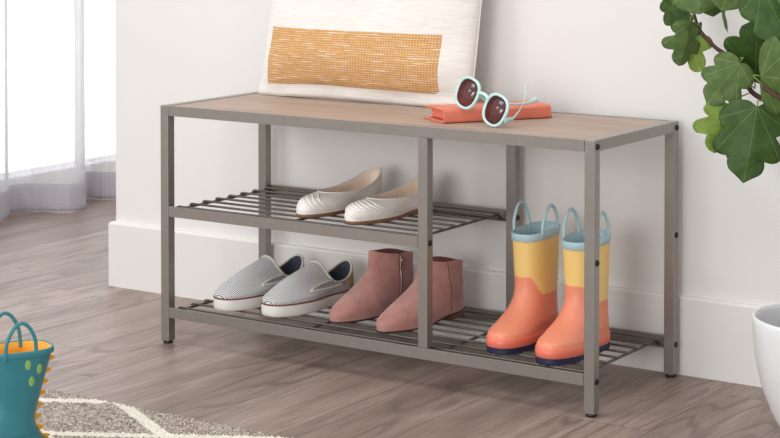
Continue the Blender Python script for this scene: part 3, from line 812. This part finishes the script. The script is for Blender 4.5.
# teal boot in the foreground, heel to the camera's right
tl = dict(sole=M['teal'], band=M['teal_band'], upper=M['teal'], inner=M['orange'], rim=M['teal_band'])
rimc = CP + (FW + RT*(13.5-390)/F_PX + UP*(219+SY-346.5)/F_PX)*2.93
L_t = .200; RUGZ = FZ+.0115
TA = math.radians(30); FX = Vector((FW.x, FW.y, 0)).normalized(); dirt = RT*-math.cos(TA)-FX*math.sin(TA); ang_t = math.degrees(math.atan2(dirt.x, -dirt.y))
hp = Vector((rimc.x, rimc.y, 0))-dirt*(L_t*.32)
toe_t = hp+dirt*L_t
tb, G, N, m = rain_boot('dinosaur_rain_boot', 'teal rain boot with yellow dinosaur spikes and green spots on the rug at left', (toe_t.x, toe_t.y), ang_t, 1, RUGZ, L_t, rimc.z-RUGZ, tl, None, .009, k=1.05, rimw=.040, nip=.026, hwid=.0235, tilt=0, hoff=.006)
kh = NS//2
# yellow piping and spikes up the heel
P = [G[i][kh]+N[i][kh]*.001 for i in range(1, m-2)]
bm = B(); tube(bm, P, .0022, 8, flat=.7); obj('heel_piping', bm, M['orange'], tb)
path = spline(P, 3); acc = 0; last = path[-1]; count = 0
pos = []
d_acc = 0
for a, b in zip(path[::-1], path[::-1][1:]):
    d_acc += (a-b).length
    if d_acc > .0175 or not pos:
        pos.append((b, (a-b).normalized())); d_acc = 0
for p, tdir in pos:
    bm = B(); hw = .0068; ln_ = .0118; th = .0022
    back = Vector((-1, 0, .0)); tri = [p+tdir*hw+Vector((.001, 0, 0)), p-tdir*hw+Vector((.001, 0, 0)), p+back*ln_*.8-tdir*.003, p+back*ln_+tdir*.0005, p+back*ln_*.8+tdir*.003]
    tri = [tri[0], tri[4], tri[3], tri[2], tri[1]]
    A = [bm.verts.new(q+Vector((0, th, 0))) for q in tri]; Z = [bm.verts.new(q-Vector((0, th, 0))) for q in tri]
    bm.faces.new(A); bm.faces.new(Z[::-1])
    for i in range(5): bm.faces.new((A[i], Z[i], Z[(i+1) % 5], A[(i+1) % 5]))
    bmesh.ops.recalc_face_normals(bm, faces=bm.faces)
    obj('dinosaur_spike', bm, M['orange'], tb, smooth=False, bev=.001)
# green spots on the side that faces the room: nearest skin point to each measured spot
tb_m = Matrix.Translation(tb.location) @ Matrix.Rotation(tb.rotation_euler[2], 4, 'Z')
def scr(p):
    d = (tb_m @ p)-CP; z = d.dot(FW); return 390+F_PX*d.dot(RT)/z, 219-F_PX*d.dot(UP)/z+SY
for sx, sy_, ry in ((28.5, 365.5, 5.2), (39.5, 369, 4.6), (31.5, 381, 5.0)):
    best = None
    for i in range(m+1):
        for k in range(NS):
            if (tb_m.to_3x3() @ N[i][k]).dot(FW) < 0:
                q = scr(G[i][k]); dd = (q[0]-sx)**2+(q[1]-sy_)**2
                if best is None or dd < best[0]: best = (dd, i, k)
    i, k = best[1:]
    # refine by bilinear walk
    def pt_(fi, fk):
        a, b = int(fi), int(math.floor(fk)); s_, u_ = fi-a, fk-b
        a2 = min(m, a+1)
        return (G[a][b % NS]*(1-s_)+G[a2][b % NS]*s_)*(1-u_)+(G[a][(b+1) % NS]*(1-s_)+G[a2][(b+1) % NS]*s_)*u_
    fb = min(((scr(pt_(i+di*.25, k+dk*.25))[0]-sx)**2+(scr(pt_(i+di*.25, k+dk*.25))[1]-sy_)**2, i+di*.25, k+dk*.25) for di in range(-4, 5) for dk in range(-4, 5) if 0 <= i+di*.25 <= m)
    n_ = N[i][k]; c_ = pt_(fb[1], fb[2]); up_ = (Vector((0, 0, 1))-n_*n_.z).normalized(); sd = n_.cross(up_)
    bm = B(); a_, b_ = .0050, .0082; lay = []
    for (rr_, hh_) in ((1.0, -.0012), (1.0, .0007), (.8, .0012)):
        lay.append([bm.verts.new(c_+up_*math.sin(2*PI*j/20)*b_*rr_+sd*math.cos(2*PI*j/20)*a_*rr_+n_*hh_-n_*.0002*(math.cos(2*PI*j/20))**2) for j in range(20)])
    for A, Z in zip(lay, lay[1:]):
        for j in range(20): bm.faces.new((A[j], A[(j+1) % 20], Z[(j+1) % 20], Z[j]))
    bm.faces.new(lay[-1]); bmesh.ops.recalc_face_normals(bm, faces=bm.faces)
    obj('green_spot', bm, M['green_spot'], tb)
# ankle crease ridge
bm = B(); ri = 12; tube(bm, [p+n*.0002 for p, n in zip(G[ri], N[ri])], .0016, 6, closed=True); obj('ankle_ridge', bm, M['teal'], tb)

# ------------------------------------------------------------------ potted fig tree
pc = Vector((1.402, .070, FZ)); PR = .1315; PH = .232
fig = thing('potted_fig_tree', 'fig tree with lobed green leaves in a round white pot beside the bench', 'plant', pc)
bm = B()
prof = [(0, .001), (.060, .001), (.066, .004), (.080, .022), (.100, .062), (.117, .110), (.127, .160), (.1312, .205), (.1318, .226), (.1308, .2315), (.1285, .2335), (.1262, .2315), (.1255, .222), (.122, .19), (.115, .150), (0, .149)]
lathe(bm, [(a, b*.935) for a, b in prof], 72); obj('pot', bm, M['pot'], fig)
bm = B(); rows = []
for i in range(9):
    rr_ = .1205*i/8 if i else .0005
    rows.append([Vector((rr_*math.cos(2*PI*k/40), rr_*math.sin(2*PI*k/40), .178+.006*noise.noise(Vector((rr_*50*math.cos(2*PI*k/40), rr_*50*math.sin(2*PI*k/40), 0)))-.002*(i/8)**2)) for k in range(40)])
gridmesh(bm, rows); obj('potting_soil', bm, M['soil'], fig)
bm = B(); tp_ = spline([(0, 0, .18), (.004, .003, .35), (-.004, 0, .55), (.003, .004, .78), (-.002, .002, .98), (.004, 0, 1.15)], 8)
tube(bm, tp_, lambda q: .012-.006*q, 12); obj('trunk', bm, M['bark'], fig)
def W2(px, py, y): return at(px, py, 'y', y)
trunk_at = lambda z: pc+Vector((0, 0.002, z))
br1 = spline([trunk_at(.50), W2(800, 121, .13), W2(780, 110, .15), W2(765, 100, .17), W2(752, 92, .18), W2(738, 72, .19), W2(727, 56, .19), W2(716, 48, .19), W2(706, 38, .195), W2(698, 27, .20), W2(694, 14, .20)], 6)
bm = B(); tube(bm, br1, lambda q: .0056-.0026*q+(.0009 if int(q*60) % 9 == 0 else 0), 9); obj('branch', bm, M['bark'], fig, world=True)
br2 = spline([trunk_at(.66), W2(800, 50, .14), W2(775, 20, .18), W2(755, -8, .2), W2(730, -25, .2)], 6)
bm = B(); tube(bm, br2, lambda q: .005-.002*q, 9); obj('branch', bm, M['bark'], fig, world=True)
br3 = spline([trunk_at(.50)+Vector((0, 0, -.02)), W2(795, 110, .10), W2(775, 95, .10), W2(764, 88, .11)], 6)
bm = B(); tube(bm, br3, .0036, 9); obj('branch', bm, M['bark'], fig, world=True)

def half_outline(kind):
    if kind == 'lobed':   pts = [(0, 0), (.12, -.07), (.30, -.05), (.45, .06), (.50, .20), (.45, .30), (.38, .345), (.44, .41), (.52, .52), (.49, .65), (.37, .70), (.27, .69), (.28, .77), (.24, .87), (.12, .95), (0, 1.03)]
    elif kind == 'deep':  pts = [(0, 0), (.10, -.02), (.26, .04), (.33, .16), (.30, .26), (.22, .33), (.30, .38), (.44, .46), (.48, .58), (.40, .68), (.28, .68), (.19, .64), (.20, .74), (.20, .85), (.12, .95), (0, 1.0)]
    elif kind == 'slim':  pts = [(0, 0), (.06, .02), (.12, .15), (.14, .3), (.10, .42), (.13, .55), (.14, .7), (.09, .85), (0, 1.0)]
    else:                 pts = [(0, 0), (.14, -.06), (.34, -.04), (.50, .10), (.53, .27), (.45, .40), (.40, .48), (.47, .58), (.44, .72), (.32, .82), (.16, .92), (0, 1.0)]
    return spline([(a, b, 0) for a, b in pts], 4)
def leaf(b, bt, tpx, tt, wr_, kind, mat, roll=0, cup=.12, droop=.12, stem=None):
    """b, tpx: pixels of leaf base and tip as surveyed; bt, tt: their depths y in the room"""
    Pb = W2(b[0], b[1], bt); Pt = W2(tpx[0], tpx[1], tt); ay = (Pt-Pb); Ln = ay.length; ay.normalize()
    view = (CP-(Pb+Pt)/2).normalized(); nz = (view-ay*view.dot(ay)).normalized()
    nz = Matrix.Rotation(math.radians(roll), 3, ay) @ nz; axx = ay.cross(nz)
    HO = half_outline(kind); n = len(HO); bm = B(); L = bm.loops.layers.uv.new('UVMap'); M_ = 6
    ymid = [max(0, min(1, p.y*.95+.02)) if 0 < i < n-1 else p.y for i, p in enumerate(HO)]
    ymid = [max(ymid[:i+1]) for i in range(n)]
    sd_ = random.random()*50; asy = (random.uniform(.86, 1.12), random.uniform(.86, 1.12)); ysh = (random.uniform(-.05, .05), random.uniform(-.05, .05))
    def shp(x, y):
        zz = -cup*abs(x)*1.0*(1-.3*y)-droop*(y-.4)**2+.05*noise.noise(Vector((x*3.2+sd_, y*3.2, 0)))+.012*noise.noise(Vector((x*12+sd_, y*12, 2)))-.10*max(0, abs(x)-.25)*1.2
        return Pb+axx*x*wr_*Ln+ay*y*Ln+nz*zz*Ln
    for s in (1, -1):
        V = []
        HS = [Vector((p.x*asy[s > 0], p.y+ysh[s > 0]*math.sin(PI*max(0, min(1, p.y))), 0)) for p in HO]
        for i, p in enumerate(HS):
            V.append([(bm.verts.new(shp(s*p.x*j/M_, ymid[i]+(p.y-ymid[i])*j/M_)), (s*p.x*j/M_, ymid[i]+(p.y-ymid[i])*j/M_)) for j in range(M_+1)])
        for i in range(n-1):
            for j in range(M_):
                q = [V[i][j], V[i][j+1], V[i+1][j+1], V[i+1][j]]
                if s < 0: q = q[::-1]
                f = bm.faces.new([a[0] for a in q])
                for lp, a in zip(f.loops, q): lp[L].uv = a[1]
    bmesh.ops.remove_doubles(bm, verts=bm.verts, dist=1e-5)
    bmesh.ops.dissolve_degenerate(bm, edges=bm.edges, dist=1e-6)
    lf = obj('leaf', bm, M[mat], fig, world=True, solid=.0005)
    if stem:
        P = spline([Pb+nz*0.0, Pb-ay*.012+nz*.002, (Pb+stem)/2+nz*.006, stem], 5)
        bm = B(); bmesh.ops.translate(bm, verts=bm.verts, vec=(0, 0, 0)); tube(bm, P, .0012, 6)
        obj('petiole', bm, M['petiole'], lf, world=False)
        lf.children[0].data.transform(Matrix.Translation(-fig.location)) if lf.children else None
    return lf
def B1(q): return br1[int(q*(len(br1)-1))]
# nearest first
leaf((690, 22), .17, (680, 66), .15, 1.00, 'deep', 'leaf_mid', -18, .30, .2, W2(700, 26, .2))
leaf((684, 24), .20, (699, 71), .17, .95, 'deep', 'leaf_light', 20, .25, .2, W2(699, 28, .2))
leaf((671, 0), .19, (681, 36), .20, .95, 'lobed', 'leaf_dark', 30, .2, .1, W2(694, 14, .2))
leaf((697, -22), .14, (699, 14), .12, 1.35, 'broad', 'leaf_mid', 0, .15, .1, W2(694, 10, .2))
leaf((735, -25), .14, (722, 11), .12, 1.25, 'broad', 'leaf_mid', 0, .2, .1, W2(745, -20, .2))
leaf((712, -8), .21, (713, 17), .21, 1.1, 'broad', 'leaf_dark', 0, .2, .1, None)
leaf((721, 3), .19, (727, 33), .19, .62, 'slim', 'leaf_mid', 35, .1, .1, None)
leaf((701, 22), .22, (697, 43), .22, .7, 'slim', 'leaf_dark', -20, .1, .1, None)
leaf((755, 82), .19, (757, 20), .15, .93, 'lobed', 'leaf_dark', 8, .22, .1, W2(751, 88, .18))
leaf((739, 63), .13, (707, 104), .11, .88, 'lobed', 'leaf_mid', 12, .15, .15, W2(733, 56, .19))
leaf((722, 103), .12, (714, 153), .10, 1.05, 'deep', 'leaf_light', -6, .15, .15, W2(752, 92, .18))
leaf((722, 106), .19, (727, 160), .19, .60, 'slim', 'leaf_dark', 25, .15, .1, None)
leaf((757, 107), .13, (744, 181), .10, .90, 'lobed', 'leaf_dark', -4, .16, .18, W2(764, 95, .15))
leaf((760, 76), .11, (808, 82), .09, 1.25, 'broad', 'leaf_mid', 14, .15, .15, W2(764, 88, .11))
leaf((762, -14), .15, (789, 42), .13, .85, 'broad', 'leaf_dark', -15, .2, .1, W2(755, -8, .2))
leaf((752, -16), .18, (764, 8), .18, 1.2, 'broad', 'leaf_dark', 0, .2, .1, None)
leaf((778, -30), .17, (781, 8), .16, 1.3, 'broad', 'leaf_mid', 0, .2, .1, None)
for i in range(7):     # the crown above and right of the frame
    x = 800+(i*37) % 90; y = -20-(i*53) % 110; yy = .02+.03*i
    leaf((x, y), yy, (x+(-1)**i*26, y+38), yy-.02, 1.1, 'lobed', ('leaf_mid', 'leaf_dark')[i % 2], (i*23) % 40-20, .2, .15, trunk_at(.62+.04*i))

# ------------------------------------------------------------------ light
w = bpy.data.worlds.new('world'); bpy.context.scene.world = w; w.use_nodes = True; nt = w.node_tree; nt.nodes.clear()
bo = nt.nodes.new('ShaderNodeOutputWorld'); bg = nt.nodes.new('ShaderNodeBackground'); nt.links.new(bg.outputs[0], bo.inputs[0])
bg.inputs[0].default_value = (1, 1, 1, 1); bg.inputs[1].default_value = .92
def area(name, loc, target, sx, sy, power, col=(1, 1, 1)):
    l = bpy.data.lights.new(name, 'AREA'); l.shape = 'RECTANGLE'; l.size = sx; l.size_y = sy; l.energy = power; l.color = col
    o = bpy.data.objects.new(name, l); C.objects.link(o); o.location = loc
    d = Vector(target)-Vector(loc); o.rotation_euler = d.to_track_quat('-Z', 'Y').to_euler(); return o
area('window_daylight', (-2.4, 2.4, .6), (0, 2.4, .6), 3.2, 3.6, 74, (.98, .985, 1))
area('overhead_softbox', (-.2, -1.6, 5.2), (.35, .1, 0), 2.6, 2.0, 78, (1, .995, .985))
area('key_softbox', (-2.6, -4.0, 3.4), (.4, .3, .3), 1.8, 1.8, 54, (1, .995, .985))
area('front_fill', (1.2, -6.2, 1.2), (.6, .2, .3), 2.6, 2.0, 135, (1, 1, .995))  # added fill lamp behind the camera, lifts the wall and post fronts; no window there
vs = bpy.context.scene.view_settings; vs.view_transform = 'Standard'; vs.look = 'None'; vs.gamma = 1; vs.use_curve_mapping = False; vs.exposure = -.1
